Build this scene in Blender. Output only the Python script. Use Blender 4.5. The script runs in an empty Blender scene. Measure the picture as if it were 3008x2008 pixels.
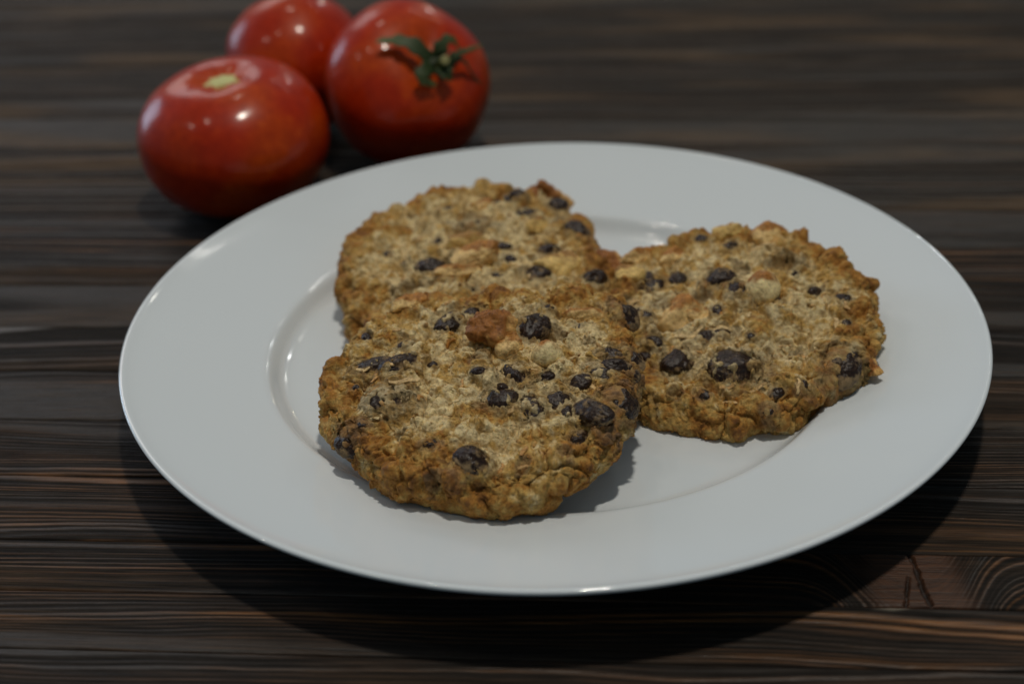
import bpy, math, random
import numpy as np
from mathutils import Matrix, Vector

random.seed(7)
rng = np.random.default_rng(7)
S = 0.01                       # everything below is written in centimetres
sc = bpy.context.scene
COL = sc.collection

# ------------------------------------------------------------------ camera
CAM = np.array([-1.27019, -39.46173, 24.86726])
RIGHT = np.array([0.99902136, -0.02277446, -0.03791629])
UP = np.array([0.04423032, 0.51440213, 0.85640769])
FWD = np.array([0.0, 0.85724663, -0.51490603])
FPX = 3008 * 50 / 36.0
cam_d = bpy.data.cameras.new('camera')
cam = bpy.data.objects.new('camera', cam_d)
COL.objects.link(cam)
m = Matrix(((RIGHT[0], UP[0], -FWD[0], CAM[0] * S), (RIGHT[1], UP[1], -FWD[1], CAM[1] * S),
            (RIGHT[2], UP[2], -FWD[2], CAM[2] * S), (0, 0, 0, 1)))
cam.matrix_world = m
cam_d.lens = 50
cam_d.sensor_width = 36
cam_d.clip_start = 0.01
cam_d.clip_end = 50
cam_d.dof.use_dof = True
cam_d.dof.focus_distance = 0.400
cam_d.dof.aperture_fstop = 7.2
cam_d.dof.aperture_blades = 7
sc.camera = cam

# ------------------------------------------------------------------ light
W = bpy.data.worlds.new('World')
sc.world = W
W.use_nodes = True
bg = W.node_tree.nodes['Background']
bg.inputs[0].default_value = (0.60, 0.82, 0.95, 1)
bg.inputs[1].default_value = 0.115


def area(name, loc, target, size, power, color, shape='RECTANGLE', size_y=None):
    d = bpy.data.lights.new(name, 'AREA')
    d.shape = shape
    d.size = size * S
    if size_y:
        d.size_y = size_y * S
    d.energy = power
    d.color = color
    o = bpy.data.objects.new(name, d)
    COL.objects.link(o)
    o.location = Vector(loc) * S
    o.rotation_euler = (Vector(target) - Vector(loc)).to_track_quat('-Z', 'Y').to_euler()
    return o


# small ceiling spots of the kitchen: the main one hangs almost straight above the plate
area('ceiling_lamp', (10, -8, 128), (0, 0, 0), 8, 5.5, (1.0, 0.93, 0.81), 'DISK')
area('ceiling_lamp', (-62, -18, 128), (0, 0, 0), 4, 0.42, (1.0, 0.90, 0.78), 'DISK')
area('ceiling_lamp', (-22, 62, 130), (0, 0, 0), 4, 0.5, (1.0, 0.88, 0.74), 'DISK')
area('ceiling_lamp', (-105, -10, 95), (0, 0, 0), 4, 0.25, (1.0, 0.92, 0.84), 'DISK')
area('ceiling_lamp', (80, 232, 136), (0, 0, 0), 6, 1.0, (0.96, 1.0, 1.0), 'DISK')
area('ceiling_lamp', (66, 247, 114), (0, 0, 0), 4, 0.40, (1.0, 0.97, 0.90), 'DISK')
area('ceiling_lamp', (47, 265, 77), (0, 0, 0), 4.5, 0.30, (1.0, 0.90, 0.60), 'DISK')
area('ceiling_lamp', (56, 218, 165), (0, 0, 0), 7, 0.12, (1.0, 0.95, 0.86), 'DISK')
area('strip_lamp', (85, 190, 205), (0, 0, 0), 130, 1.2, (1.0, 0.95, 0.88), size_y=7)
# daylight from the windows
area('window_light', (-175, 135, 45), (-5, 5, 0), 60, 5.5, (0.58, 0.76, 1.0), size_y=80)
area('window_light', (-100, 200, 132), (0, 0, 0), 90, 4.8, (0.98, 0.92, 0.92), size_y=80)
sc.view_settings.view_transform = 'Standard'
sc.view_settings.look = 'None'
sc.view_settings.exposure = 0.10
sc.view_settings.gamma = 1.0
sc.cycles.max_bounces = 6
sc.cycles.use_denoising = True

# ------------------------------------------------------------------ helpers


def unproject(px, z):
    """photo pixel -> the point at height z (cm) above the table"""
    px = np.asarray(px, float).reshape(-1, 2)
    D = ((px[:, 0] - 1504) / FPX)[:, None] * RIGHT - ((px[:, 1] - 1004) / FPX)[:, None] * UP + FWD
    t = (z - CAM[2]) / D[:, 2]
    return CAM + t[:, None] * D


def unproject_plane(px, c, n):
    px = np.asarray(px, float).reshape(-1, 2)
    D = ((px[:, 0] - 1504) / FPX)[:, None] * RIGHT - ((px[:, 1] - 1004) / FPX)[:, None] * UP + FWD
    t = ((c - CAM) @ n) / (D @ n)
    return CAM + t[:, None] * D


_perm = rng.permutation(256).astype(np.int64)
_perm = np.concatenate([_perm, _perm, _perm])
_g = rng.normal(size=(256, 3))
_g /= np.linalg.norm(_g, axis=1)[:, None]
_rv = rng.random((256, 4))


def perlin(P, freq=1.0, off=0.0):
    P = P * freq + off
    i = np.floor(P).astype(np.int64)
    f = P - i
    u = f * f * f * (f * (f * 6 - 15) + 10)
    i &= 255
    out = 0
    for dx in (0, 1):
        wx = u[:, 0] if dx else 1 - u[:, 0]
        for dy in (0, 1):
            wy = u[:, 1] if dy else 1 - u[:, 1]
            for dz in (0, 1):
                wz = u[:, 2] if dz else 1 - u[:, 2]
                h = _perm[_perm[_perm[(i[:, 0] + dx) & 255] + ((i[:, 1] + dy) & 255)] + ((i[:, 2] + dz) & 255)]
                g = _g[h]
                out = out + wx * wy * wz * (g[:, 0] * (f[:, 0] - dx) + g[:, 1] * (f[:, 1] - dy) + g[:, 2] * (f[:, 2] - dz))
    return out * 1.6


def worley(P, freq=1.0, off=0.0):
    """returns F1, F2 and a random value of the nearest cell"""
    P = P * freq + off
    i = np.floor(P).astype(np.int64)
    f = P - i
    n = len(P)
    F1 = np.full(n, 9.0)
    F2 = np.full(n, 9.0)
    V = np.zeros(n)
    for dx in (-1, 0, 1):
        for dy in (-1, 0, 1):
            for dz in (-1, 0, 1):
                h = _perm[_perm[_perm[(i[:, 0] + dx) & 255] + ((i[:, 1] + dy) & 255)] + ((i[:, 2] + dz) & 255)]
                r = _rv[h]
                d = np.sqrt((r[:, 0] + dx - f[:, 0]) ** 2 + (r[:, 1] + dy - f[:, 1]) ** 2 + (r[:, 2] + dz - f[:, 2]) ** 2)
                near = d < F1
                F2 = np.where(near, F1, np.minimum(F2, d))
                V = np.where(near, r[:, 3], V)
                F1 = np.where(near, d, F1)
    return F1, F2, V


def sstep(a, b, x):
    t = np.clip((x - a) / (b - a), 0, 1)
    return t * t * (3 - 2 * t)


def make_mesh(name, verts, faces, mat=None, smooth=True, col=None, attrs=None):
    verts = np.asarray(verts, np.float32) * S
    me = bpy.data.meshes.new(name)
    faces = np.asarray(faces, np.int32)
    k = faces.shape[1]
    me.vertices.add(len(verts))
    me.vertices.foreach_set('co', verts.ravel())
    me.loops.add(faces.size)
    me.loops.foreach_set('vertex_index', faces.ravel())
    me.polygons.add(len(faces))
    me.polygons.foreach_set('loop_start', np.arange(0, faces.size, k, dtype=np.int32))
    me.polygons.foreach_set('loop_total', np.full(len(faces), k, np.int32))
    me.polygons.foreach_set('use_smooth', np.full(len(faces), smooth))
    me.update(calc_edges=True)
    if col is not None:
        a = me.attributes.new('col', 'FLOAT_COLOR', 'POINT')
        c4 = np.ones((len(verts), 4), np.float32)
        c4[:, :3] = col
        a.data.foreach_set('color', c4.ravel())
    for kx, v in (attrs or {}).items():
        a = me.attributes.new(kx, 'FLOAT', 'POINT')
        a.data.foreach_set('value', np.asarray(v, np.float32))
    if mat:
        me.materials.append(mat)
    return me


def link(name, me, parent=None, **props):
    o = bpy.data.objects.new(name, me)
    COL.objects.link(o)
    if parent:
        o.parent = parent
    for k, v in props.items():
        o[k] = v
    return o


def thing(name, label, cat, loc, group=None):
    o = bpy.data.objects.new(name, None)
    COL.objects.link(o)
    o.location = Vector(loc) * S
    o.empty_display_size = 0.02
    o['label'] = label
    o['category'] = cat
    if group:
        o['group'] = group
    return o


def grid_faces(nr, nc, wrap=False):
    r = np.arange(nr - 1)[:, None]
    c = np.arange(nc if wrap else nc - 1)[None, :]
    c2 = (c + 1) % nc
    a = r * nc + c
    b = r * nc + c2
    return np.stack([a, b, b + nc, a + nc], -1).reshape(-1, 4)


def vnormals(V, nr, nc):
    G = V.reshape(nr, nc, 3)
    du = np.gradient(G, axis=0)
    dv = np.gradient(G, axis=1)
    n = np.cross(dv, du).reshape(-1, 3)
    return n / (np.linalg.norm(n, axis=1)[:, None] + 1e-12)


def mat_new(name):
    mt = bpy.data.materials.new(name)
    mt.use_nodes = True
    nt = mt.node_tree
    return mt, nt, nt.nodes['Principled BSDF']


def N(nt, typ, **kw):
    n = nt.nodes.new(typ)
    for k, v in kw.items():
        if k.startswith('i_'):
            n.inputs[k[2:].replace('_', ' ')].default_value = v
        else:
            setattr(n, k, v)
    return n


def ramp(nt, fac, stops):
    r = nt.nodes.new('ShaderNodeValToRGB')
    el = r.color_ramp.elements
    while len(el) < len(stops):
        el.new(0.5)
    for e, (p, c) in zip(el, stops):
        e.position = p
        e.color = (c[0], c[1], c[2], 1) if isinstance(c, tuple) else (c, c, c, 1)
    nt.links.new(fac, r.inputs[0])
    return r


# ------------------------------------------------------------------ materials
# wood: black stain, worn to orange brown on the ridges of the grain
M_WOOD, nt, b = mat_new('stained_wood')
at = N(nt, 'ShaderNodeAttribute', attribute_name='col')
ar = N(nt, 'ShaderNodeAttribute', attribute_name='gloss')
tc = N(nt, 'ShaderNodeTexCoord')
mp = N(nt, 'ShaderNodeMapping')
mp.inputs['Scale'].default_value = (45, 1300, 100)
nt.links.new(tc.outputs['Object'], mp.inputs[0])
nz = N(nt, 'ShaderNodeTexNoise', i_Scale=1.0, i_Detail=4.0, i_Roughness=0.6)
nt.links.new(mp.outputs[0], nz.inputs['Vector'])
nz2 = N(nt, 'ShaderNodeTexNoise', i_Scale=900.0, i_Detail=3.0, i_Roughness=0.7)
nt.links.new(tc.outputs['Object'], nz2.inputs['Vector'])
r1 = ramp(nt, nz.outputs['Fac'], [(0.30, 0.30), (0.48, 0.95), (0.72, 1.9)])
mx = N(nt, 'ShaderNodeMix', data_type='RGBA', blend_type='MULTIPLY')
mx.inputs[0].default_value = 1
nt.links.new(at.outputs['Color'], mx.inputs[6])
nt.links.new(r1.outputs[0], mx.inputs[7])
nt.links.new(mx.outputs[2], b.inputs['Base Color'])
md = N(nt, 'ShaderNodeMath', operation='MULTIPLY_ADD')
nt.links.new(nz2.outputs['Fac'], md.inputs[0])
md.inputs[1].default_value = 0.22
nt.links.new(ar.outputs['Fac'], md.inputs[2])
nt.links.new(md.outputs[0], b.inputs['Roughness'])
mrs = N(nt, 'ShaderNodeMapRange')
mrs.inputs['From Min'].default_value = 0.22
mrs.inputs['From Max'].default_value = 0.60
mrs.inputs['To Min'].default_value = 0.80
mrs.inputs['To Max'].default_value = 0.25
nt.links.new(ar.outputs['Fac'], mrs.inputs['Value'])
nt.links.new(mrs.outputs[0], b.inputs['Specular IOR Level'])
bp = N(nt, 'ShaderNodeBump', i_Strength=0.9, i_Distance=0.0005)
nt.links.new(nz.outputs['Fac'], bp.inputs['Height'])
bp2 = N(nt, 'ShaderNodeBump', i_Strength=0.35, i_Distance=0.0002)
nt.links.new(nz2.outputs['Fac'], bp2.inputs['Height'])
nt.links.new(bp.outputs[0], bp2.inputs['Normal'])
nt.links.new(bp2.outputs[0], b.inputs['Normal'])

# porcelain
M_PLATE, nt, b = mat_new('white_porcelain')
b.inputs['Base Color'].default_value = (0.76, 0.81, 0.845, 1)
b.inputs['Roughness'].default_value = 0.09
b.inputs['Coat Weight'].default_value = 0.35
b.inputs['Coat Roughness'].default_value = 0.03
tc = N(nt, 'ShaderNodeTexCoord')
nz = N(nt, 'ShaderNodeTexNoise', i_Scale=28.0, i_Detail=3.0)
nt.links.new(tc.outputs['Object'], nz.inputs['Vector'])
bp = N(nt, 'ShaderNodeBump', i_Strength=0.03, i_Distance=0.002)
nt.links.new(nz.outputs['Fac'], bp.inputs['Height'])
nt.links.new(bp.outputs[0], b.inputs['Normal'])
nt.links.new(bp.outputs[0], b.inputs['Coat Normal'])
sm = N(nt, 'ShaderNodeTexNoise', i_Scale=60.0, i_Detail=5.0)
nt.links.new(tc.outputs['Object'], sm.inputs['Vector'])
rr = ramp(nt, sm.outputs['Fac'], [(0.45, 0.07), (0.75, 0.2)])
nt.links.new(rr.outputs[0], b.inputs['Roughness'])


def dough_material(name, rough=0.78, amount=1.0):
    mt, nt, b = mat_new(name)
    at = N(nt, 'ShaderNodeAttribute', attribute_name='col')
    tc = N(nt, 'ShaderNodeTexCoord')
    n1 = N(nt, 'ShaderNodeTexNoise', i_Scale=420.0, i_Detail=6.0, i_Roughness=0.65)
    n2 = N(nt, 'ShaderNodeTexNoise', i_Scale=1600.0, i_Detail=3.0, i_Roughness=0.7)
    n3 = N(nt, 'ShaderNodeTexVoronoi', i_Scale=900.0)
    for n in (n1, n2, n3):
        nt.links.new(tc.outputs['Object'], n.inputs['Vector'])
    r = ramp(nt, n1.outputs['Fac'], [(0.30, (0.50, 0.42, 0.32)), (0.5, (1.0, 1.0, 1.0)), (0.72, (1.38, 1.36, 1.30))])
    mx = N(nt, 'ShaderNodeMix', data_type='RGBA', blend_type='MULTIPLY')
    mx.inputs[0].default_value = 1
    nt.links.new(at.outputs['Color'], mx.inputs[6])
    nt.links.new(r.outputs[0], mx.inputs[7])
    r2 = ramp(nt, n2.outputs['Fac'], [(0.3, 0.78), (0.7, 1.2)])
    mx2 = N(nt, 'ShaderNodeMix', data_type='RGBA', blend_type='MULTIPLY')
    mx2.inputs[0].default_value = 1
    nt.links.new(mx.outputs[2], mx2.inputs[6])
    nt.links.new(r2.outputs[0], mx2.inputs[7])
    nt.links.new(mx2.outputs[2], b.inputs['Base Color'])
    rr = ramp(nt, n2.outputs['Fac'], [(0.35, rough), (0.75, rough - 0.32)])
    nt.links.new(rr.outputs[0], b.inputs['Roughness'])
    b.inputs['Specular IOR Level'].default_value = 0.35
    b.inputs['Subsurface Weight'].default_value = 0.06
    b.inputs['Subsurface Radius'].default_value = (0.0016, 0.0009, 0.0004)
    b.inputs['Subsurface Scale'].default_value = 1.0
    b1 = N(nt, 'ShaderNodeBump', i_Strength=1.0 * amount, i_Distance=0.0016)
    nt.links.new(n1.outputs['Fac'], b1.inputs['Height'])
    b2 = N(nt, 'ShaderNodeBump', i_Strength=0.8 * amount, i_Distance=0.0005)
    nt.links.new(n2.outputs['Fac'], b2.inputs['Height'])
    nt.links.new(b1.outputs[0], b2.inputs['Normal'])
    b3 = N(nt, 'ShaderNodeBump', i_Strength=0.35 * amount, i_Distance=0.0004)
    nt.links.new(n3.outputs['Distance'], b3.inputs['Height'])
    nt.links.new(b2.outputs[0], b3.inputs['Normal'])
    nt.links.new(b3.outputs[0], b.inputs['Normal'])
    return mt


M_DOUGH = dough_material('cookie_dough')
M_NUT = dough_material('nut_flesh', rough=0.62, amount=0.45)

# chocolate: dark, half matt, smeared with dough dust
M_CHOC, nt, b = mat_new('dark_chocolate')
tc = N(nt, 'ShaderNodeTexCoord')
oi = N(nt, 'ShaderNodeObjectInfo')
ad = N(nt, 'ShaderNodeVectorMath', operation='ADD')
nt.links.new(tc.outputs['Object'], ad.inputs[0])
nt.links.new(oi.outputs['Random'], ad.inputs[1])
n1 = N(nt, 'ShaderNodeTexNoise', i_Scale=260.0, i_Detail=7.0, i_Roughness=0.68)
n2 = N(nt, 'ShaderNodeTexNoise', i_Scale=1100.0, i_Detail=4.0, i_Roughness=0.7)
for n in (n1, n2):
    nt.links.new(ad.outputs[0], n.inputs['Vector'])
ad2 = N(nt, 'ShaderNodeMath', operation='MULTIPLY_ADD')
nt.links.new(oi.outputs['Random'], ad2.inputs[0])
ad2.inputs[1].default_value = 0.10
nt.links.new(n1.outputs['Fac'], ad2.inputs[2])
dat = N(nt, 'ShaderNodeAttribute', attribute_name='dust')
ad3 = N(nt, 'ShaderNodeMath', operation='MULTIPLY_ADD')
nt.links.new(dat.outputs['Fac'], ad3.inputs[0])
ad3.inputs[1].default_value = 0.14
nt.links.new(ad2.outputs[0], ad3.inputs[2])
r = ramp(nt, ad3.outputs[0], [(0.63, 0.0), (0.76, 0.85)])
mx = N(nt, 'ShaderNodeMix', data_type='RGBA')
nt.links.new(r.outputs[0], mx.inputs[0])
rc = ramp(nt, n2.outputs['Fac'], [(0.35, (0.014, 0.007, 0.004)), (0.57, (0.030, 0.014, 0.008)), (0.68, (0.070, 0.038, 0.022)), (0.76, (0.16, 0.10, 0.055))])
nt.links.new(rc.outputs[0], mx.inputs[6])
mx.inputs[7].default_value = (0.36, 0.24, 0.12, 1)
nt.links.new(mx.outputs[2], b.inputs['Base Color'])
b.inputs['Specular IOR Level'].default_value = 0.38
rr = ramp(nt, r.outputs[0], [(0.0, 0.27), (0.6, 0.85)])
nt.links.new(rr.outputs[0], b.inputs['Roughness'])
b1 = N(nt, 'ShaderNodeBump', i_Strength=0.6, i_Distance=0.0008)
nt.links.new(n1.outputs['Fac'], b1.inputs['Height'])
nt.links.new(b1.outputs[0], b.inputs['Normal'])

# tomato skin
M_TOM, nt, b = mat_new('tomato_skin')
at = N(nt, 'ShaderNodeAttribute', attribute_name='col')
tc = N(nt, 'ShaderNodeTexCoord')
nf = N(nt, 'ShaderNodeTexNoise', i_Scale=260.0, i_Detail=5.0, i_Roughness=0.7)
nt.links.new(tc.outputs['Object'], nf.inputs['Vector'])
rf = ramp(nt, nf.outputs['Fac'], [(0.35, (0.80, 0.70, 0.7)), (0.6, (1.05, 1.1, 1.0)), (0.72, (1.15, 2.2, 3.0))])
mf = N(nt, 'ShaderNodeMix', data_type='RGBA', blend_type='MULTIPLY')
mf.inputs[0].default_value = 1
nt.links.new(at.outputs['Color'], mf.inputs[6])
nt.links.new(rf.outputs[0], mf.inputs[7])
nt.links.new(mf.outputs[2], b.inputs['Base Color'])
b.inputs['Roughness'].default_value = 0.4
b.inputs['Specular IOR Level'].default_value = 0.15
b.inputs['Subsurface Weight'].default_value = 0.05
b.inputs['Subsurface Radius'].default_value = (0.008, 0.0015, 0.0005)
b.inputs['Subsurface Scale'].default_value = 1.0
b.inputs['Coat Weight'].default_value = 0.42
b.inputs['Coat Roughness'].default_value = 0.14
tc = N(nt, 'ShaderNodeTexCoord')
nz = N(nt, 'ShaderNodeTexNoise', i_Scale=22.0, i_Detail=2.0)
nt.links.new(tc.outputs['Object'], nz.inputs['Vector'])
bp = N(nt, 'ShaderNodeBump', i_Strength=0.25, i_Distance=0.003)
nt.links.new(nz.outputs['Fac'], bp.inputs['Height'])
nt.links.new(bp.outputs[0], b.inputs['Normal'])

M_LEAF, nt, b = mat_new('calyx_green')
at = N(nt, 'ShaderNodeAttribute', attribute_name='col')
nt.links.new(at.outputs['Color'], b.inputs['Base Color'])
b.inputs['Roughness'].default_value = 0.6
tc = N(nt, 'ShaderNodeTexCoord')
nz = N(nt, 'ShaderNodeTexNoise', i_Scale=300.0, i_Detail=3.0)
nt.links.new(tc.outputs['Object'], nz.inputs['Vector'])
bp = N(nt, 'ShaderNodeBump', i_Strength=0.5, i_Distance=0.0006)
nt.links.new(nz.outputs['Fac'], bp.inputs['Height'])
nt.links.new(bp.outputs[0], b.inputs['Normal'])

M_UNDER, nt, b = mat_new('dark_underside')
b.inputs['Base Color'].default_value = (0.012, 0.010, 0.009, 1)
b.inputs['Roughness'].default_value = 0.8

# ------------------------------------------------------------------ table of narrow glued planks
YAW = math.radians(-5.5)
CY, SY = math.cos(YAW), math.sin(YAW)


def to_plank(p):
    p = np.asarray(p).reshape(-1, 3)
    return np.c_[p[:, 0] * CY + p[:, 1] * SY, -p[:, 0] * SY + p[:, 1] * CY]


table = thing('wooden_table', 'dark stained wooden table top of narrow brushed planks under the plate', 'table', (0, 0, 0))
table.rotation_euler = (0, 0, YAW)

joints = [-36, -32.6, -29, -25.6, -22.4, -19.4, -16.2, -13.35, -11.12, -9.0, -6.0, -3.05, -0.1, 2.75, 5.8, 8.85, 12.1, 15.4, 18.7, 22.2,
          25.8, 29.2, 33.0, 37.0, 41.2, 45.5, 50, 55, 60, 65.5, 71, 77, 83, 90]
crack1 = to_plank(unproject([(2655, 1612), (2676, 1632), (2688, 1655), (2699, 1690), (2712, 1728), (2724, 1750), (2736, 1772)], 0))
crack2 = to_plank(unproject([(2669, 1693), (2665, 1730), (2663, 1772)], 0))


def seg_dist(P, line):
    d = np.full(len(P), 9.0)
    for a, b_ in zip(line[:-1], line[1:]):
        ab = b_ - a
        t = np.clip(((P - a) @ ab) / (ab @ ab), 0, 1)
        d = np.minimum(d, np.hypot(*(P - a - t[:, None] * ab).T))
    return d


# per plank character: period of the rings (cm), share of smooth dark area, slope of grain, exposure of orange
char = {
    -16.2: (0.30, 0.45, 0.012, 0.4), -13.35: (0.17, 0.10, -0.006, 1.0), -11.12: (0.23, 0.05, 0.0, 0.9), -9.0: (0.24, 0.05, 0.012, 1.0),
    -6.0: (0.15, 0.15, 0.004, 0.75), -3.05: (0.42, 0.40, 0.02, 0.45), -0.1: (0.52, 0.12, 0.045, 0.3), 2.75: (0.45, 0.55, -0.004, 0.3),
    5.8: (0.35, 0.4, 0.006, 0.8), 8.85: (0.32, 0.4, 0.0, 0.7), 12.1: (0.3, 0.2, 0.004, 0.3), 15.4: (0.35, 0.3, -0.004, 0.3),
    18.7: (0.5, 0.6, 0.004, 0.4), 22.2: (0.22, 0.1, 0.0, 0.3), 25.8: (0.22, 0.1, 0.004, 0.3),
}
for k, (y0, y1) in enumerate(zip(joints[:-1], joints[1:])):
    near = -17 < y0 < 13
    knot = y0 == -11.12
    prd, smooth_share, slope, expo = char.get(y0, (random.uniform(0.16, 0.32), random.uniform(0.0, 0.3), random.uniform(-0.006, 0.006), random.uniform(0.15, 0.35)))
    dy = 0.022 if (near and y0 < 3) else (0.04 if near else 0.075 if y0 > 0 else 0.25)
    nr = max(8, int((y1 - y0) / dy))
    ys = np.linspace(y0 + 0.018, y1 - 0.018, nr)
    if knot:
        xs = np.concatenate([[-75, -60, -45, -30], np.arange(-24, 6, 0.3), np.arange(6, 15, 0.035), np.arange(15, 26, 0.3), [30, 45, 60, 75]])
    elif near:
        xs = np.concatenate([[-75, -60, -45, -34], np.arange(-28, 28, 0.28), [34, 45, 60, 75]])
    else:
        xs = np.linspace(-75, 75, 150)
    X, Y = np.meshgrid(xs, ys)
    P2 = np.c_[X.ravel(), Y.ravel()]
    P3 = np.c_[X.ravel() * 0.045, Y.ravel() * 0.22, np.full(X.size, k * 7.3)]
    warp = (perlin(P3, 1.0) * 0.9 + perlin(P3, 3.1, 5.0) * 0.16) * (0.25 if knot else 1.0)
    Q = np.c_[X.ravel() * 0.25, Y.ravel() * 1.2, np.full(X.size, k * 3.7)]
    u = P2[:, 1] + slope * P2[:, 0] + warp + perlin(Q, 1.0) * 0.07 + 0.018 * perlin(Q, 3.7)
    if y0 in (-0.1, -3.05):
        # cathedral grain sagging towards the left edge
        u += -0.0042 * np.clip(P2[:, 0] + 9.5, -14, 0) ** 2 * -1.0
    kd = None
    if knot:
        xk = 10.0
        dx = P2[:, 0] - xk
        g = np.exp(-(np.abs(dx) / 1.75) ** 2.6)
        u = u + 3.0 * g + 0.2 * np.exp(-(dx / 3.2) ** 2)
        kd = np.exp(-(np.abs(dx + 0.12 * (P2[:, 1] + 10) + 0.12 * perlin(Q, 2.0)) / 1.32) ** 6)
    # ring spacing wanders
    w1 = perlin(np.c_[u * 0.7, np.full(len(u), k * 1.3), np.zeros(len(u))], 1.0)
    ph = u / prd + w1 * 2.6
    cell = np.floor(ph)
    fr = ph - cell
    rv = _rv[(cell.astype(np.int64) * 37 + k * 11) & 255]
    wdt = 0.14 + 0.20 * rv[:, 0]
    ridge = np.exp(-(np.abs(fr - 0.5) / wdt) ** 2.6) * (0.35 + 0.65 * rv[:, 1])
    sm_n = perlin(np.c_[u * 0.9, P2[:, 0] * 0.03, np.full(len(u), k * 5.1)], 1.0) * 0.9 + 0.5
    smooth_m = sstep(smooth_share + 0.12, smooth_share - 0.12, sm_n)
    ridge_s = ridge * (1 - 0.85 * smooth_m)
    blotchy = perlin(np.c_[P2[:, 0] * 0.16, P2[:, 1] * 0.9, np.full(len(u), k * 8.8)], 1.0)
    fine = perlin(np.c_[P2[:, 0] * 0.35, u * 16, np.full(len(u), k * 2.2)], 1.0)
    fine2 = perlin(np.c_[P2[:, 0] * 1.2, u * 34, np.full(len(u), k * 2.9)], 1.0)
    height = (0.015 + 0.010 * blotchy + 0.006 * fine2) * ridge_s + 0.012 * smooth_m + 0.006 * fine + 0.004 * fine2
    wear = sstep(-0.35, 0.5, perlin(np.c_[P2[:, 0] * 0.12, u * 1.5, np.full(len(u), k * 9.1)], 1.0) + 0.35 * fine)
    ex = np.clip(ridge_s * (0.10 + 1.0 * wear) * expo * (0.45 + 0.75 * rv[:, 2]), 0, 1)
    if knot:
        ex = ex * (1 - 0.75 * np.exp(-(np.abs(dx) / 1.9) ** 4))
    black = np.array([0.0125, 0.0098, 0.0080])
    brown = np.array([0.042, 0.0270, 0.0165])
    orange = np.array([0.20, 0.078, 0.016])
    blotch = sstep(0.0, 0.6, perlin(np.c_[P2[:, 0] * 0.09, P2[:, 1] * 0.5, np.full(len(u), k * 4.4)], 1.0))
    col = black + (brown - black) * np.clip(0.35 * smooth_m + 0.7 * blotch + 0.35 * fine, 0, 1)[:, None]
    col = col + (orange - col) * (ex * 0.85)[:, None]
    if y0 > 12:
        col = col * 0.6 + np.array([0.068, 0.044, 0.025]) * (0.22 + 0.60 * blotch)[:, None]  # far planks: window sheen put into the colour as a lighter brown
        gloss = gloss * 0.7 + 0.12
        height = height * 0.6
    gloss = 0.33 + 0.08 * smooth_m * (1 + 0.8 * fine) + 0.42 * (1 - np.clip(ridge_s * 1.3, 0, 1)) * (1 - smooth_m)
    gloss = gloss + 0.10 * np.abs(fine2) + 0.10 * blotch
    if knot:
        red = np.array([0.062, 0.022, 0.007]) * (1 + 0.5 * fine)[:, None]
        col = col + (red - col) * (kd * 0.97)[:, None]
        height = height * (1 - 0.93 * kd) + 0.026 * kd
        gloss = gloss * (1 - kd) + 0.42 * kd
        edge_g = np.exp(-((np.abs(dx) - 1.35) / 0.22) ** 2)
        col = col * (1 - 0.35 * edge_g * sstep(-0.2, 0.4, fine))[:, None]
        jag = 0.05 * perlin(np.c_[P2 * 3.0, np.zeros(len(u))], 1.0) + 0.02 * perlin(np.c_[P2 * 9.0, np.zeros(len(u))], 1.0)
        c1 = sstep(0.085, 0.02, seg_dist(P2, crack1) + jag)
        c2 = sstep(0.06, 0.01, seg_dist(P2, crack2) + jag)
        ck = np.maximum(c1, c2)
        height -= 0.12 * ck
        col = col * (1 - 0.75 * ck)[:, None] + ck[:, None] * 0.002
    # a small pale scuff where the stain has chipped by the knot
    if y0 == -13.35:
        sp = to_plank(unproject([(2622, 1776)], 0))[0]
        dd = np.hypot((P2[:, 0] - sp[0]) / 0.5, (P2[:, 1] - (-11.2)) / 0.12)
        scf = sstep(1.2, 0.3, dd + 0.9 * np.abs(fine2))
        col = col + (np.array([0.22, 0.19, 0.15]) - col) * (scf * 0.7)[:, None]
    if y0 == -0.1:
        # worn smooth wedge beside the plate, its sheen also painted in as paler colour
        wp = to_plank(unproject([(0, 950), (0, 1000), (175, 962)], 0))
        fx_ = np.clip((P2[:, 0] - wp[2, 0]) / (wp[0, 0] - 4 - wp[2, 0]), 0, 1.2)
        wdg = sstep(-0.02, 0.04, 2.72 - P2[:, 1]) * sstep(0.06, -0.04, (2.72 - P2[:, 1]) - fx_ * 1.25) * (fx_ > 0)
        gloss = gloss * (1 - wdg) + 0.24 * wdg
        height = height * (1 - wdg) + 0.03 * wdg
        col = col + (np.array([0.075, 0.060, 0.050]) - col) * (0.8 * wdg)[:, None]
    # rounded arrises at the joints
    ed = np.minimum(P2[:, 1] - y0, y1 - P2[:, 1])
    height -= 0.05 * np.exp(-(ed / 0.04) ** 2)
    height += 0.012 * (_rv[k * 5 % 256, 2] - 0.5)
    V = np.c_[P2, height - 0.045]
    F = grid_faces(len(ys), len(xs))
    # skirt down the two long sides
    nc = len(xs)
    fr_row = V[:nc].copy()
    fr_row[:, 2] = -2.6
    bk_row = V[-nc:].copy()
    bk_row[:, 2] = -2.6
    n0 = len(V)
    V = np.vstack([V, fr_row, bk_row])
    col = np.vstack([col, col[:nc] * 0 + black, col[-nc:] * 0 + black])
    gloss = np.concatenate([gloss, np.full(2 * nc, 0.6)])
    i = np.arange(nc - 1)
    f1 = np.stack([n0 + i, n0 + i + 1, i + 1, i], -1)
    tb = (len(ys) - 1) * nc
    f2 = np.stack([tb + i, tb + i + 1, n0 + nc + i + 1, n0 + nc + i], -1)
    F = np.vstack([F, f1, f2])
    link('plank', make_mesh('plank', V, F, M_WOOD, True, np.clip(col, 0.001, 1), {'gloss': gloss}), table)
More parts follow.
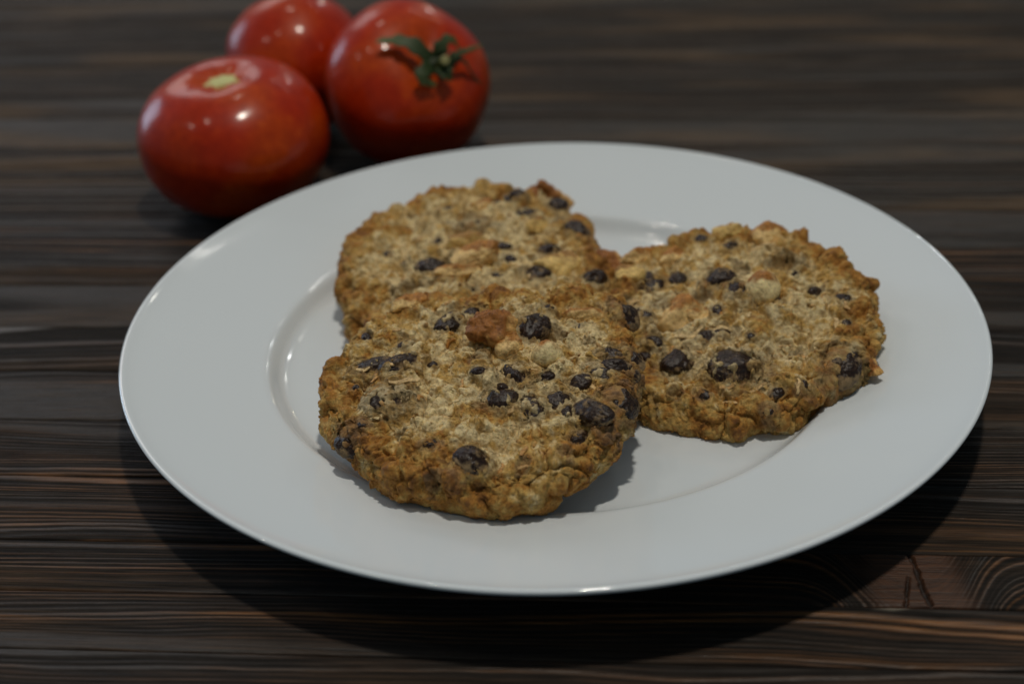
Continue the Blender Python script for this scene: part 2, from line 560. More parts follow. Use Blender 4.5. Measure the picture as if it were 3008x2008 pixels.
me = make_mesh('underlay', [(-75, -36, -2.7), (75, -36, -2.7), (75, 90, -2.7), (-75, 90, -2.7)], [(0, 1, 2, 3)], M_UNDER, False)
link('table_underside', me, table)

# ------------------------------------------------------------------ plate
plate = None
prof = [(0.001, 0.56), (3, 0.56), (6, 0.565), (7.4, 0.58), (8.0, 0.60), (8.35, 0.64), (8.6, 0.72), (8.78, 0.84), (8.90, 0.98), (9.0, 1.10), (9.10, 1.185),
        (9.24, 1.235), (9.45, 1.275), (10.2, 1.415), (11.3, 1.655), (12.4, 1.94), (13.0, 2.12), (13.22, 2.205), (13.34, 2.26), (13.42, 2.285),
        (13.48, 2.275), (13.515, 2.235), (13.51, 2.18), (13.46, 2.12), (13.2, 2.02), (12.2, 1.76), (10.6, 1.37), (9.6, 1.08), (9.1, 0.72), (8.7, 0.40), (8.35, 0.22),
        (8.1, 0.04), (8.0, 0.0), (7.8, 0.0), (7.7, 0.05), (7.55, 0.24), (7.2, 0.28), (4, 0.28), (0.001, 0.28)]


def smooth_profile(pts, sub):
    p = np.array(pts)
    out = []
    for i in range(len(p) - 1):
        p0 = p[max(i - 1, 0)]
        p1, p2 = p[i], p[i + 1]
        p3 = p[min(i + 2, len(p) - 1)]
        l01, l12, l23 = [max(np.linalg.norm(a - b_), 1e-6) ** 0.5 for a, b_ in ((p0, p1), (p1, p2), (p2, p3))]
        m1 = (p2 - p1) if i == 0 else l12 * ((p1 - p0) / l01 - (p2 - p0) / (l01 + l12) + (p2 - p1) / l12)
        m2 = (p2 - p1) if i == len(p) - 2 else l12 * ((p2 - p1) / l12 - (p3 - p1) / (l12 + l23) + (p3 - p2) / l23)
        for t in np.linspace(0, 1, sub, endpoint=False):
            out.append((2 * t ** 3 - 3 * t ** 2 + 1) * p1 + (t ** 3 - 2 * t ** 2 + t) * m1 + (-2 * t ** 3 + 3 * t ** 2) * p2 + (t ** 3 - t ** 2) * m2)
    out.append(p[-1])
    return np.array(out)


pp = smooth_profile(prof, 4)
NS = 288
th = np.linspace(0, 2 * np.pi, NS, endpoint=False)
V = np.stack([pp[:, 0][:, None] * np.cos(th), pp[:, 0][:, None] * np.sin(th), np.repeat(pp[:, 1][:, None], NS, 1)], -1).reshape(-1, 3)
F = grid_faces(len(pp), NS, True)
plate = link('plate', make_mesh('plate', V, F, M_PLATE, True),
             label='wide rimmed white porcelain plate carrying the three cookies', category='plate')
plate.location = (0, 0, 0.0005 * 0)

# ------------------------------------------------------------------ chunk shapes


def ico(sub):
    t = (1 + 5 ** .5) / 2
    v = [(-1, t, 0), (1, t, 0), (-1, -t, 0), (1, -t, 0), (0, -1, t), (0, 1, t), (0, -1, -t), (0, 1, -t), (t, 0, -1), (t, 0, 1), (-t, 0, -1), (-t, 0, 1)]
    f = [(0, 11, 5), (0, 5, 1), (0, 1, 7), (0, 7, 10), (0, 10, 11), (1, 5, 9), (5, 11, 4), (11, 10, 2), (10, 7, 6), (7, 1, 8), (3, 9, 4), (3, 4, 2), (3, 2, 6),
         (3, 6, 8), (3, 8, 9), (4, 9, 5), (2, 4, 11), (6, 2, 10), (8, 6, 7), (9, 8, 1)]
    v = [np.array(a) / np.linalg.norm(a) for a in v]
    for _ in range(sub):
        cache = {}
        nf = []

        def mid(a, b_):
            key = (min(a, b_), max(a, b_))
            if key not in cache:
                mm = v[a] + v[b_]
                v.append(mm / np.linalg.norm(mm))
                cache[key] = len(v) - 1
            return cache[key]
        for a, b_, c in f:
            ab, bc, ca = mid(a, b_), mid(b_, c), mid(c, a)
            nf += [(a, ab, ca), (b_, bc, ab), (c, ca, bc), (ab, bc, ca)]
        f = nf
    return np.array(v), np.array(f)


ICO = {s: ico(s) for s in (1, 2, 3, 4)}


def chunk(sub, seed, nplanes=9, soft=9.0, rough=0.08):
    """irregular broken lump: soft intersection of random half spaces"""
    r_ = np.random.default_rng(seed)
    D, F = ICO[sub]
    n = r_.normal(size=(nplanes, 3))
    n /= np.linalg.norm(n, axis=1)[:, None]
    d = r_.uniform(0.6, 1.0, nplanes)
    q = np.clip(D @ n.T, 0, None) / d
    r = (np.sum(q ** soft, 1) + 1e-3) ** (-1 / soft)
    r = np.clip(r, 0, 1.35)
    r += rough * (perlin(D, 2.2, seed % 97) + 0.5 * perlin(D, 5.0, seed % 89))
    return D * r[:, None], F


# ------------------------------------------------------------------ cookies
CREAM = np.array([0.88, 0.69, 0.37])
TAN = np.array([0.60, 0.37, 0.105])
TOAST = np.array([0.47, 0.195, 0.028])
DARK = np.array([0.17, 0.062, 0.015])
COCOA = np.array([0.25, 0.185, 0.115])


def frame(a, b_):
    n = np.array([-math.sin(b_), -math.sin(a), 1.0])
    n /= np.linalg.norm(n)
    ex = np.array([1, 0, 0]) - n[0] * n
    ex /= np.linalg.norm(ex)
    return n, ex, np.cross(n, ex)


def cookie(label, c, tilt, h, outline, R0, chips, nuts, flakes_px, seed, NG, dome=0.12):
    """c: centre of the underside (cm); outline, chips, nuts: measured outline and inclusions (photo pixels brought onto the cookie's own planes)"""
    r_ = np.random.default_rng(seed)
    a, b_ = math.radians(tilt[0]), math.radians(tilt[1])
    n, ex, ey = frame(a, b_)
    c = np.array(c, float)
    root = thing('cookie', label, 'cookie', c, 'chocolate chip cookies on the plate')
    root.rotation_euler = Matrix((ex, ey, n)).transposed().to_euler()

    def local(px, z):
        q = unproject_plane(px, c + n * z, n) - c
        return q @ ex, q @ ey

    # radial outline
    ox, oy = local(outline, 0.5 * h)
    for _ in range(2):
        ang = np.arctan2(oy, ox)
        zz = h * (0.42 + 0.38 * np.clip(np.sin(ang), 0, 1))
        res = [local([p], z) for p, z in zip(outline, zz)]
        ox = np.array([q[0][0] for q in res])
        oy = np.array([q[1][0] for q in res])
    ang = np.arctan2(oy, ox)
    rad = np.hypot(ox, oy) - 0.07
    o_ = np.argsort(ang)
    ang, rad = ang[o_], rad[o_]
    gaps = np.diff(np.concatenate([ang, [ang[0] + 2 * np.pi]]))
    ea, er = list(ang), list(rad)
    for i, g in enumerate(gaps):
        if g > 0.55:
            m_ = int(g / 0.25)
            for j in range(1, m_):
                t = j / m_
                ra, rb = rad[i], rad[(i + 1) % len(rad)]
                w = math.sin(math.pi * t)
                ea.append(ang[i] + g * t)
                er.append((ra * (1 - t) + rb * t) * (1 - w) + R0 * w)
    ea = (np.array(ea) + np.pi) % (2 * np.pi) - np.pi
    er = np.array(er)
    o_ = np.argsort(ea)
    ea, er = ea[o_], er[o_]
    A = np.concatenate([ea - 2 * np.pi, ea, ea + 2 * np.pi])
    Rr = np.concatenate([er, er, er])
    tt = np.linspace(-np.pi, np.pi, 721)
    rt = np.interp(tt, A, Rr)
    ker = np.ones(9) / 9
    rt = np.convolve(np.concatenate([rt[-13:-1], rt, rt[1:13]]), ker, 'same')[12:-12]

    def R_of(t):
        return np.interp(t, tt, rt)

    # concentric map square -> disc
    s = np.linspace(-1, 1, NG)
    U, Vv = np.meshgrid(s, s)
    U, Vv = U.ravel(), Vv.ravel()
    big = np.abs(U) > np.abs(Vv)
    r = np.where(big, U, Vv)
    with np.errstate(divide='ignore', invalid='ignore'):
        phi = np.where(big, np.pi / 4 * Vv / np.where(U == 0, 1, U), np.pi / 2 - np.pi / 4 * U / np.where(Vv == 0, 1, Vv))
    X = r * np.cos(phi)
    Y = r * np.sin(phi)
    t = np.clip(np.hypot(X, Y), 0, 1)
    T = np.arctan2(Y, X)
    RR = R_of(T) + 0.06 * perlin(np.c_[np.cos(T) * 3.2, np.sin(T) * 3.2, np.full(len(T), seed * 1.9)], 1.0) + 0.035 * perlin(np.c_[np.cos(T) * 8.0, np.sin(T) * 8.0, np.full(len(T), seed * 4.9)], 1.0)
    ts = 0.72
    top = t < ts
    rho_edge = 1 - 0.62 * h / RR * 0.8
    al = (np.clip((t - ts) / (1 - ts), 0, 1)) * math.radians(165)
    rho_t = t / ts * rho_edge
    rho = np.where(top, rho_t, rho_edge + (1 - rho_edge) * np.sin(al) ** 0.85)
    over = al > math.radians(90)
    rho = np.where(over & ~top, rho_edge + (1 - rho_edge) * (0.45 + 0.55 * np.sin(al)), rho)
    zmid = 0.42 * h
    zt_ = h * (1 - dome * rho_t ** 2)
    ze = h * (1 - dome * rho_edge ** 2)
    z = np.where(top, zt_, np.where(over, zmid + zmid * np.cos(al) / abs(math.cos(math.radians(165))), zmid + (ze - zmid) * np.cos(al)))
    P = np.c_[rho * RR * np.cos(T), rho * RR * np.sin(T), z]

    topw = sstep(0.25 * h, 0.6 * h, P[:, 2])
    # stage 1: big lumps and broken chunks
    nr = vnormals(P, NG, NG)
    if nr[(NG // 2) * NG + NG // 2, 2] < 0:
        nr = -nr
    so = seed * 3.17
    wv = np.c_[perlin(P, 1.3, so), perlin(P, 1.3, so + 31), perlin(P, 1.3, so + 67)] * 0.22 + np.c_[perlin(P, 4.0, so), perlin(P, 4.0, so + 3), perlin(P, 4.0, so + 9)] * 0.04
    F1, F2, CV = worley(P + wv, 1.05, so)
    G1, G2, GV = worley(P + wv * 0.6, 2.7, so + 11)
    E1, E2, EV = worley(P + wv * 1.3, 0.62, so + 19)
    brk = sstep(-0.25, 0.3, perlin(P, 0.8, so + 46))
    lumps = perlin(P + wv, 1.25, so + 33)
    M1, M2, MV = worley(P + wv * 0.8, 1.75, so + 27)
    d1 = 0.24 * perlin(P, 0.5, so + 5) + 0.22 * lumps + 0.20 * (CV - 0.45) * sstep(0.0, 0.30, F2 - F1) + 0.34 * (0.5 - F1 ** 2)
    d1 -= 0.16 * np.exp(-((F2 - F1) / 0.10) ** 2) * sstep(-0.25, 0.15, perlin(P, 0.9, so + 44))
    mk = sstep(-0.35, 0.25, perlin(P, 0.7, so + 48))
    d1 += (0.3 + 0.7 * mk) * (0.15 * (0.45 - M1 ** 2) + 0.12 * (MV - 0.5) * sstep(0.0, 0.3, M2 - M1) - 0.10 * np.exp(-((M2 - M1) / 0.09) ** 2))
    d1 += 0.16 * (EV - 0.5) * sstep(0.0, 0.10, E2 - E1)
    d1 += brk * (0.35 + 0.65 * topw) * (0.08 * (GV - 0.5) * sstep(0.0, 0.3, G2 - G1) - 0.055 * np.exp(-((G2 - G1) / 0.10) ** 2) + 0.10 * (0.4 - G1 ** 2))
    d1 -= 0.10
    d1 *= (0.52 + 0.48 * topw)
    cocoa = np.zeros(len(P))
    chip_loc = []
    chip_ok = []
    extra = []
    for q in range(26):
        ra, rb = R0 * 0.92 * math.sqrt(r_.random()), r_.uniform(-math.pi, math.pi)
        extra.append(((ra * math.cos(rb), ra * math.sin(rb)), int(r_.integers(1000)), r_.uniform(20, 42), int(r_.choice([1, 1, 3, 3, 2])), r_.uniform(1, 1.9), r_.uniform(-1.5, 1.5)))
    for (px, py, size, mode, elong, rot) in list(chips) + extra:
        if isinstance(px, tuple):
            cx, cy = px
            px = int(abs(cx) * 97)
        else:
            cx, cy = local([(px, py)], h * 0.93)
            cx, cy = cx[0], cy[0]
        rr_ = (1.2 if size > 44 else 1.05) * size / 2 / 100.0          # about 100 photo pixels per cm here
        # keep the chip on the cookie
        lim = R_of(math.atan2(cy, cx)) * 0.955
        d0 = math.hypot(cx, cy)
        if d0 > lim:
            cx, cy = cx * lim / d0, cy * lim / d0
        chip_loc.append((cx, cy, rr_, mode, elong, rot))
        ca, sa = math.cos(rot), math.sin(rot)
        lx = (P[:, 0] - cx) * ca + (P[:, 1] - cy) * sa
        ly = -(P[:, 0] - cx) * sa + (P[:, 1] - cy) * ca
        dd = np.hypot(lx / elong, ly) / rr_
        dn = dd + 0.26 * perlin(P, 2.6, so + px % 50) + 0.12 * perlin(P, 7.0, so + px % 50)
        on = (dn < 2.6) & (P[:, 2] > 0.3 * h) & (np.hypot(P[:, 0] - cx, P[:, 1] - cy) < rr_ * 3.5)
        core = on & (dd < 0.8)
        if not core.any():
            continue
        dbase = d1[core].mean()
        if mode == 3:
            d1[on] -= 1.0 * rr_ * sstep(1.1, 0.5, dn[on] + 0.25 * perlin(P[on], 6.0, so))
            cocoa[on] = np.maximum(cocoa[on], sstep(1.6, 0.8, dn[on]) * 0.7)
            continue
        protr = {0: 0.66, 1: 0.54, 2: 0.42}[mode]
        bias = {0: -0.62, 1: -0.20, 2: 0.30}[mode]
        Po = P[on]
        cover = sstep(-0.05, 0.10, perlin(Po, 2.6, so + px % 61) * 0.9 + 0.5 * perlin(Po, 6.5, so + py % 61) + bias)
        dmo = dn[on]
        domeh = protr * rr_ * np.sqrt(np.clip(1 - np.clip(dmo, 0, 1) ** 2, 0, 1))
        shell = dbase + domeh + np.where(dmo < 0.92, (-0.36 + 0.46 * cover) * rr_, 0.10 * rr_ * cover)
        wgt = sstep(1.55, 1.0, dmo)
        rimb = 0.07 * rr_ * np.exp(-((dmo - 1.22) / 0.24) ** 2) * (0.3 + 0.7 * cover)
        d1[on] = d1[on] * (1 - wgt) + shell * wgt + rimb
        cocoa[on] = np.maximum(cocoa[on], sstep(2.1, 0.9, dmo) * (0.6 if mode != 2 else 0.8))
        bz = P[core][:, 2].mean() + dbase + (protr - 0.78) * rr_
        chip_ok.append((cx, cy, rr_, mode, elong, rot, bz))
    nut_loc = []
    for nd in nuts:
        px, py, w_, hgt = nd[:4]
        cx, cy = local([(px, py)], h * 0.95)
        cx, cy = cx[0], cy[0]
        nut_loc.append((cx, cy))
        dd = np.hypot(P[:, 0] - cx, P[:, 1] - cy) / (w_ / 200.0) + 0.25 * perlin(P, 3.0, so + px % 41)
        dd = np.where(P[:, 2] > 0.3 * h, dd, 9)
        d1 = d1 - 0.12 * sstep(1.1, 0.6, dd) + 0.07 * np.exp(-((dd - 1.25) / 0.3) ** 2)
    P = P + nr * d1[:, None]
    # stage 2: crumbly breakup along the new normals
    nr = vnormals(P, NG, NG)
    if nr[(NG // 2) * NG + NG // 2, 2] < 0:
        nr = -nr
    wv2 = np.c_[perlin(P, 5.0, so + 2), perlin(P, 5.0, so + 21), perlin(P, 5.0, so + 47)] * 0.07
    H1, H2, HV = worley(P + wv2, 5.6, so + 3)
    K1, K2, KV = worley(P + wv2 * 0.5, 11.5, so + 7)
    rid = 1 - np.abs(perlin(P + wv2, 2.1, so + 13)) * 2.2
    rid2 = 1 - np.abs(perlin(P + wv2, 4.6, so + 17)) * 2.2
    calm = sstep(-0.05, 0.35, perlin(P, 0.85, so + 40) + 0.35 * perlin(P, 2.2, so + 42))      # 1 where the surface is broken up
    d2 = calm * (0.016 * (HV - 0.5) * sstep(0, 0.4, H2 - H1) + 0.038 * (0.45 - H1))
    d2 += (0.25 + 0.55 * calm) * (0.012 * (KV - 0.5) + 0.022 * (0.4 - K1))
    d2 += calm * (0.016 * (np.clip(rid, -0.5, 1) - 0.4) + 0.010 * (np.clip(rid2, -0.5, 1) - 0.4))
    d2 += 0.045 * perlin(P, 1.9, so + 51) + 0.018 * perlin(P, 7.0, so + 53) + 0.018 * perlin(P, 14.0, so + 57) + 0.020 * np.abs(perlin(P + wv2, 5.2, so + 58))
    # open pits
    pit = sstep(0.24, 0.06, worley(P + wv2, 1.9, so + 71)[0] + 0.10 * perlin(P, 5, so))
    d2 -= 0.12 * pit * sstep(-0.1, 0.25, perlin(P, 1.1, so + 90))
    # lateral shear makes small overhangs
    tang = np.c_[perlin(P, 3.4, so + 61), perlin(P, 3.4, so + 63), perlin(P, 3.4, so + 65)]
    tang -= nr * np.sum(tang * nr, 1)[:, None]
    P = P + nr * d2[:, None] + tang * 0.016 * (0.3 + 0.7 * calm)[:, None]
    P[:, 2] = np.maximum(P[:, 2], -0.02)

    # browning: proud crumbs and the rim took more heat; hollows and breaks stay pale
    proud = (d1 - 0.05) * 1.0 + d2 * 6.0
    edge = sstep(0.60, 1.02, rho) * 0.72
    tn = perlin(P, 0.8, so + 100) * 0.55 + perlin(P, 2.3, so + 110) * 0.55 + perlin(P, 6.0, so + 120) * 0.40
    toast = 0.11 + edge + 1.10 * tn + 0.30 * proud
    col = CREAM + (TAN - CREAM) * sstep(-0.05, 0.42, toast)[:, None]
    col = col + (TOAST - col) * (sstep(0.48, 0.95, toast) * 0.85)[:, None]
    col = col + (DARK - col) * (sstep(0.95, 1.5, toast) * 0.8)[:, None]
    cn = sstep(0.1, 0.6, cocoa + 0.35 * perlin(P, 4.5, so + 130) - 0.1)
    col = col + (COCOA - col) * (cn * 0.5)[:, None]
    flour = sstep(0.15, 0.6, perlin(P, 1.1, so + 140)) * (1 - sstep(0.5, 0.9, rho))
    col = col + (np.array([0.60, 0.52, 0.32]) - col) * (flour * 0.35)[:, None]
    under = sstep(0.16 * h, 0.0, P[:, 2])
    col = col + (np.array([0.30, 0.15, 0.04]) - col) * (under * 0.7)[:, None]
    F = grid_faces(NG, NG)
    # winding
    v0, v1, v2 = P[F[len(F) // 2][0]], P[F[len(F) // 2][1]], P[F[len(F) // 2][2]]
    if np.cross(v1 - v0, v2 - v0)[2] < 0:
        F = F[:, ::-1]
    # underside: close the boundary ring to the middle
    bi = np.concatenate([np.arange(NG), np.arange(2 * NG - 1, NG * NG, NG), np.arange(NG * NG - 2, NG * (NG - 1) - 1, -1), np.arange(NG * (NG - 2), 0, -NG)])
    nb = len(bi)
    ringp = P[bi] * np.array([0.55, 0.55, 0.0]) + np.array([0, 0, 0.03])
    n0 = len(P)
    P2 = np.vstack([P, ringp, [[0, 0, 0.03]]])
    col2 = np.vstack([col, np.repeat([[0.28, 0.14, 0.04]], nb + 1, 0)])
    j = np.arange(nb)
    jn = (j + 1) % nb
    q1 = np.stack([bi[j], n0 + j, n0 + jn, bi[jn]], -1)
    q2 = np.stack([n0 + j, np.full(nb, n0 + nb), np.full(nb, n0 + nb), n0 + jn], -1)
    F = np.vstack([F, q1])
    me = make_mesh('dough', P2, F, M_DOUGH, True, np.clip(col2, 0.004, 1))
    link('dough', me, root)

    # surface lookup for inclusions (top only)
    topi = np.where((P[:, 2] > 0.25 * h))[0]
    TP = P[topi]
    TN = nr[topi]

    def surf(x, y, k=60):
        d = (TP[:, 0] - x) ** 2 + (TP[:, 1] - y) ** 2
        ii = np.argpartition(d, k)[:k]
        nn = TN[ii].mean(0)
        return TP[ii][:, 2].mean(), nn / np.linalg.norm(nn)

    # chocolate chips
    for i, (cx, cy, rr_, mode, elong, rot, bz) in enumerate(chip_ok):
        D, Fc = ICO[4]
        up = np.clip(D[:, 2], 0, 1)
        taper = 1 - 0.22 * up ** 2
        sh = np.c_[D[:, 0] * taper * elong, D[:, 1] * taper, D[:, 2] * 0.78 + 0.16 * np.clip((up - 0.86) / 0.14, 0, 1) ** 1.5]
        sh *= (1 + 0.10 * perlin(D, 1.0, so + i * 3.3) + 0.045 * perlin(D, 3.0, so + i * 1.7))[:, None]
        w1_, w2_, wv_ = worley(D, 2.4, so + i * 2.1)
        sh *= (1 + 0.05 * (wv_ - 0.5) - 0.05 * np.exp(-((w2_ - w1_) / 0.07) ** 2) + 0.018 * perlin(D, 11, so + i))[:, None]
        jx, jy = r_.uniform(-0.45, 0.45, 2)
        jit = Matrix.Rotation(jx, 3, 'X') @ Matrix.Rotation(jy, 3, 'Y')
        sh = sh @ np.array(jit).T
        ca, sa = math.cos(rot), math.sin(rot)
        sh = np.c_[sh[:, 0] * ca - sh[:, 1] * sa, sh[:, 0] * sa + sh[:, 1] * ca, sh[:, 2]] * rr_
        dust = sstep(0.62, 0.05, sh[:, 2] / rr_ + 0.5 * perlin(D, 2.0, so + i * 5.1))
        ob = link('chocolate_chip', make_mesh('chocolate_chip', sh, Fc, M_CHOC, True, None, {'dust': dust}), root)
        ob.location = Vector((cx, cy, bz - {0: 0.0, 1: 0.06, 2: 0.12}[mode] * rr_)) * S

    # nut pieces
    for (cx, cy), nd in zip(nut_loc, nuts):
        px, py, w_, hgt, kind, rot = nd
        sd = int(px * 7 + py)
        Vn, Fn = chunk(4, sd, 10 if kind != 'whole' else 26, (14 if kind != 'peak' else 7) if kind != 'whole' else 7, 0.07 if kind != 'whole' else 0.03)
        wc = w_ / 200.0
        hc = hgt / 200.0
        if kind == 'peak':
            up = np.clip(Vn[:, 2], 0, 2)
            Vn[:, :2] *= (1 - 0.42 * up / 1.2)[:, None]
            Vn[:, 0] -= 0.35 * up
            Vn[:, 2] = np.where(Vn[:, 2] > 0, Vn[:, 2] * 1.25, Vn[:, 2])
        if kind == 'whole':
            Dw = ICO[4][0]
            Vn = np.c_[Dw[:, 0] * (1 - 0.25 * np.clip(Dw[:, 2], 0, 1)), Dw[:, 1] * (1 - 0.2 * np.clip(Dw[:, 2], 0, 1)), Dw[:, 2] * 1.25] * (0.68 * (1 + 0.05 * perlin(Dw, 1.2, sd % 61)))[:, None]
        Vn = Vn * 1.4
        Vn = np.c_[Vn[:, 0] * wc, Vn[:, 1] * hc, Vn[:, 2] * min(wc, hc) * 0.9]
        ca, sa = math.cos(rot), math.sin(rot)
        Vn = np.c_[Vn[:, 0] * ca - Vn[:, 1] * sa, Vn[:, 0] * sa + Vn[:, 1] * ca, Vn[:, 2]]
        zz_, nn = surf(cx, cy, 200)
        pale = {'peak': (0.64, 0.36, 0.11), 'whole': (0.88, 0.70, 0.36), 'toast': (0.78, 0.53, 0.22), 'yellow': (0.76, 0.52, 0.18)}[kind]
        brn = {'peak': (0.33, 0.125, 0.026), 'whole': (0.40, 0.165, 0.035), 'toast': (0.44, 0.19, 0.04), 'yellow': (0.42, 0.22, 0.06)}[kind]
        tfac = (Vn[:, 1] / hc * 0.5 + Vn[:, 2] / wc * 0.6 + 0.40 * perlin(Vn, 3.5, sd % 77)) if kind != 'peak' else (Vn[:, 2] / wc * 0.5 - Vn[:, 0] / wc * 0.35 + 0.40 * perlin(Vn, 3.5, sd % 77))
        thr = {'peak': 0.05, 'whole': 0.40, 'toast': 0.22, 'yellow': 0.5}[kind]
        tm = sstep(thr - 0.18, thr + 0.22, tfac)
        cn_ = np.array(pale) + (np.array(brn) - np.array(pale)) * tm[:, None]
        Vn += (Vn / (np.linalg.norm(Vn, axis=1)[:, None] + 1e-9)) * (tm * 0.03 * (0.4 - worley(Vn, 9.0, 3.3)[0]) * 2)[:, None]
        Vn += (Vn / (np.linalg.norm(Vn, axis=1)[:, None] + 1e-9)) * ((0.06 * perlin(Vn, 2.6, sd % 53) + (0.030 if kind != 'peak' else 0.10) * perlin(Vn, 4.5, sd % 31) + 0.02 * perlin(Vn, 13.0, sd % 31)) * (0.25 if kind == 'whole' else 1.0))[:, None]
        ob = link('nut_piece', make_mesh('nut_piece', Vn, Fn, M_NUT, True, cn_), root)
        lift = {'peak': 0.45, 'whole': 0.70, 'toast': 0.52, 'yellow': 0.40}[kind] * wc
        if kind == 'peak' and py < 600:
            lift *= 2.0             # the lump that stands up at the back cookie's edge
            nn = np.array([0.0, 0.0, 1.0])
        ob.location = Vector((cx, cy, zz_)) * S + Vector(nn) * lift * S

    # coconut shreds and flakes, each on its own
    spots = []
    for (px, py, L, rot, tone) in flakes_px:
        fx, fy = local([(px, py)], h)
        kf = min(1.0, 0.84 * R0 / math.hypot(fx[0], fy[0]))
        spots.append((fx[0] * kf, fy[0] * kf, L / 100.0, rot, tone))
    for _ in range(24):
        ii = r_.integers(len(TP))
        while math.hypot(TP[ii][0], TP[ii][1]) > 0.80 * R0:
            ii = r_.integers(len(TP))
        spots.append((TP[ii][0], TP[ii][1], r_.uniform(0.18, 0.42), r_.uniform(0, math.pi), r_.uniform(0, 1)))
    for i, (fx, fy, L, rot, tone) in enumerate(spots):
        ns_, nw = 9, 5
        su = np.linspace(0, 1, ns_)
        w0 = min(0.075, 0.2 * L) * r_.uniform(0.7, 1.3)
        bend = r_.uniform(-0.25, 0.25) * L
        curl = r_.uniform(0.02, 0.10) * L
        Vs = []
        for q in su:
            cx_ = (q - 0.5) * L
            cyy = bend * (q - 0.5) ** 2 * 4 + 0.05 * L * math.sin(q * 9 + i)
            cz = curl * (q - 0.5) ** 2 * 4 * (0.5 if i % 2 else -1.0)
            wv_ = w0 * (0.35 + 0.65 * math.sin(math.pi * min(max(q, 0.06), 0.94)) ** 0.6)
            for kx in range(6):
                an = kx / 6 * 2 * math.pi
                Vs.append((cx_, cyy + math.cos(an) * wv_, cz + math.sin(an) * wv_ * 0.42))
        Vs = np.array(Vs)
        Vs += 0.02 * np.c_[perlin(Vs, 9, i), perlin(Vs, 9, i + 5.5), perlin(Vs, 9, i + 8.5)]
        Fs = grid_faces(ns_, 6, True)
        ca, sa = math.cos(rot), math.sin(rot)
        Vs = np.c_[Vs[:, 0] * ca - Vs[:, 1] * sa, Vs[:, 0] * sa + Vs[:, 1] * ca, Vs[:, 2]]
        zz_, nn = surf(fx, fy, 40)
        M3 = np.array(Vector((0, 0, 1)).rotation_difference(Vector(nn)).to_matrix())
        Vs = Vs @ M3.T
        c0 = CREAM * 0.95 + (TOAST * 1.05 - CREAM * 0.95) * tone
        ob = link('coconut_flake', make_mesh('coconut_flake', Vs, Fs, M_NUT, True, np.repeat([c0], len(Vs), 0)), root)
        ob.location = Vector((fx, fy, zz_ + 0.015)) * S

    # crumbs baked onto the surface, too many to count
    protos = [chunk(1, 500 + i, 7, 10, 0.10) for i in range(14)]
    NC = 900
    allV, allF, allC = [], [], []
    off = 0
    dens = perlin(TP, 1.1, so + 200) + 0.4 * perlin(TP, 3.0, so + 210) + 0.5 * sstep(0.5, 1.0, np.hypot(TP[:, 0], TP[:, 1]) / R0)
    clear = np.ones(len(TP), bool)
    for (cx, cy, rr_, mode, elong, rot) in chip_loc:
        if mode < 2:
            clear &= np.hypot(TP[:, 0] - cx, TP[:, 1] - cy) > rr_ * 0.95
    for (cx, cy), nd in zip(nut_loc, nuts):
        clear &= np.hypot(TP[:, 0] - cx, TP[:, 1] - cy) > nd[2] / 200.0
    cand = np.where((dens > -0.25) & clear)[0]
    pick = r_.choice(cand, NC)
    TC = col[topi]
    for i in pick:
        Vp, Fp = protos[r_.integers(14)]
        s_ = 0.022 + 0.055 * r_.random() ** 2.6
        sc3 = np.array([r_.uniform(0.7, 1.6), r_.uniform(0.6, 1.1), r_.uniform(0.45, 0.8)]) * s_
        q = Vp * sc3
        an = r_.uniform(0, 2 * math.pi)
        ca, sa = math.cos(an), math.sin(an)
        q = np.c_[q[:, 0] * ca - q[:, 1] * sa, q[:, 0] * sa + q[:, 1] * ca, q[:, 2]]
        nn = TN[i]
        v_ = np.array([nn[1], -nn[0], 0])
        M3 = np.array(Vector((0, 0, 1)).rotation_difference(Vector(nn)).to_matrix())
        q = q @ M3.T + TP[i] + nn * s_ * 0.12
        allV.append(q)
        allF.append(Fp + off)
        off += len(q)
        cc = TC[i] * r_.uniform(0.85, 1.22)
        cc = cc + (TOAST * 1.1 - cc) * (0.5 * (r_.random() < 0.25))
        allC.append(np.repeat([cc], len(q), 0))
    me = make_mesh('crumbs', np.vstack(allV), np.vstack(allF), M_DOUGH, True, np.clip(np.vstack(allC), 0, 1))
    link('crumbs', me, root, kind='stuff')
    return root


front_out = [(935, 1160), (955, 1100), (985, 1050), (1030, 1000), (1060, 950), (1110, 900), (1180, 862), (1256, 850), (1352, 838), (1486, 846), (1600, 856), (1727, 840),
             (1790, 842), (1840, 868), (1862, 950), (1875, 1000), (1880, 1120), (1882, 1170), (1870, 1230), (1840, 1290), (1800, 1345), (1745, 1390), (1650, 1445),
             (1560, 1480), (1470, 1503), (1390, 1495), (1310, 1475), (1230, 1450), (1130, 1435), (1092, 1412), (1045, 1365), (1010, 1335), (975, 1308), (945, 1270), (930, 1230)]
right_out = [(1825, 790), (1850, 745), (1900, 722), (1960, 695), (2045, 658), (2100, 665), (2200, 665), (2250, 655), (2330, 665), (2400, 705), (2480, 760), (2555, 835), (2590, 900),
             (2597, 1000), (2575, 1050), (2480, 1150), (2400, 1210), (2300, 1255), (2220, 1262), (2130, 1290), (2050, 1262), (2000, 1265), (1940, 1250), (1870, 1215)]
back_out = [(990, 860), (985, 800), (1000, 740), (1040, 680), (1070, 640), (1150, 600), (1210, 575), (1250, 560), (1300, 556), (1350, 544), (1400, 540), (1440, 546), (1480, 556), (1520, 562), (1580, 565),
            (1650, 575), (1700, 620), (1740, 670), (1755, 720), (1785, 760), (1000, 920), (1020, 980), (1035, 1010)]

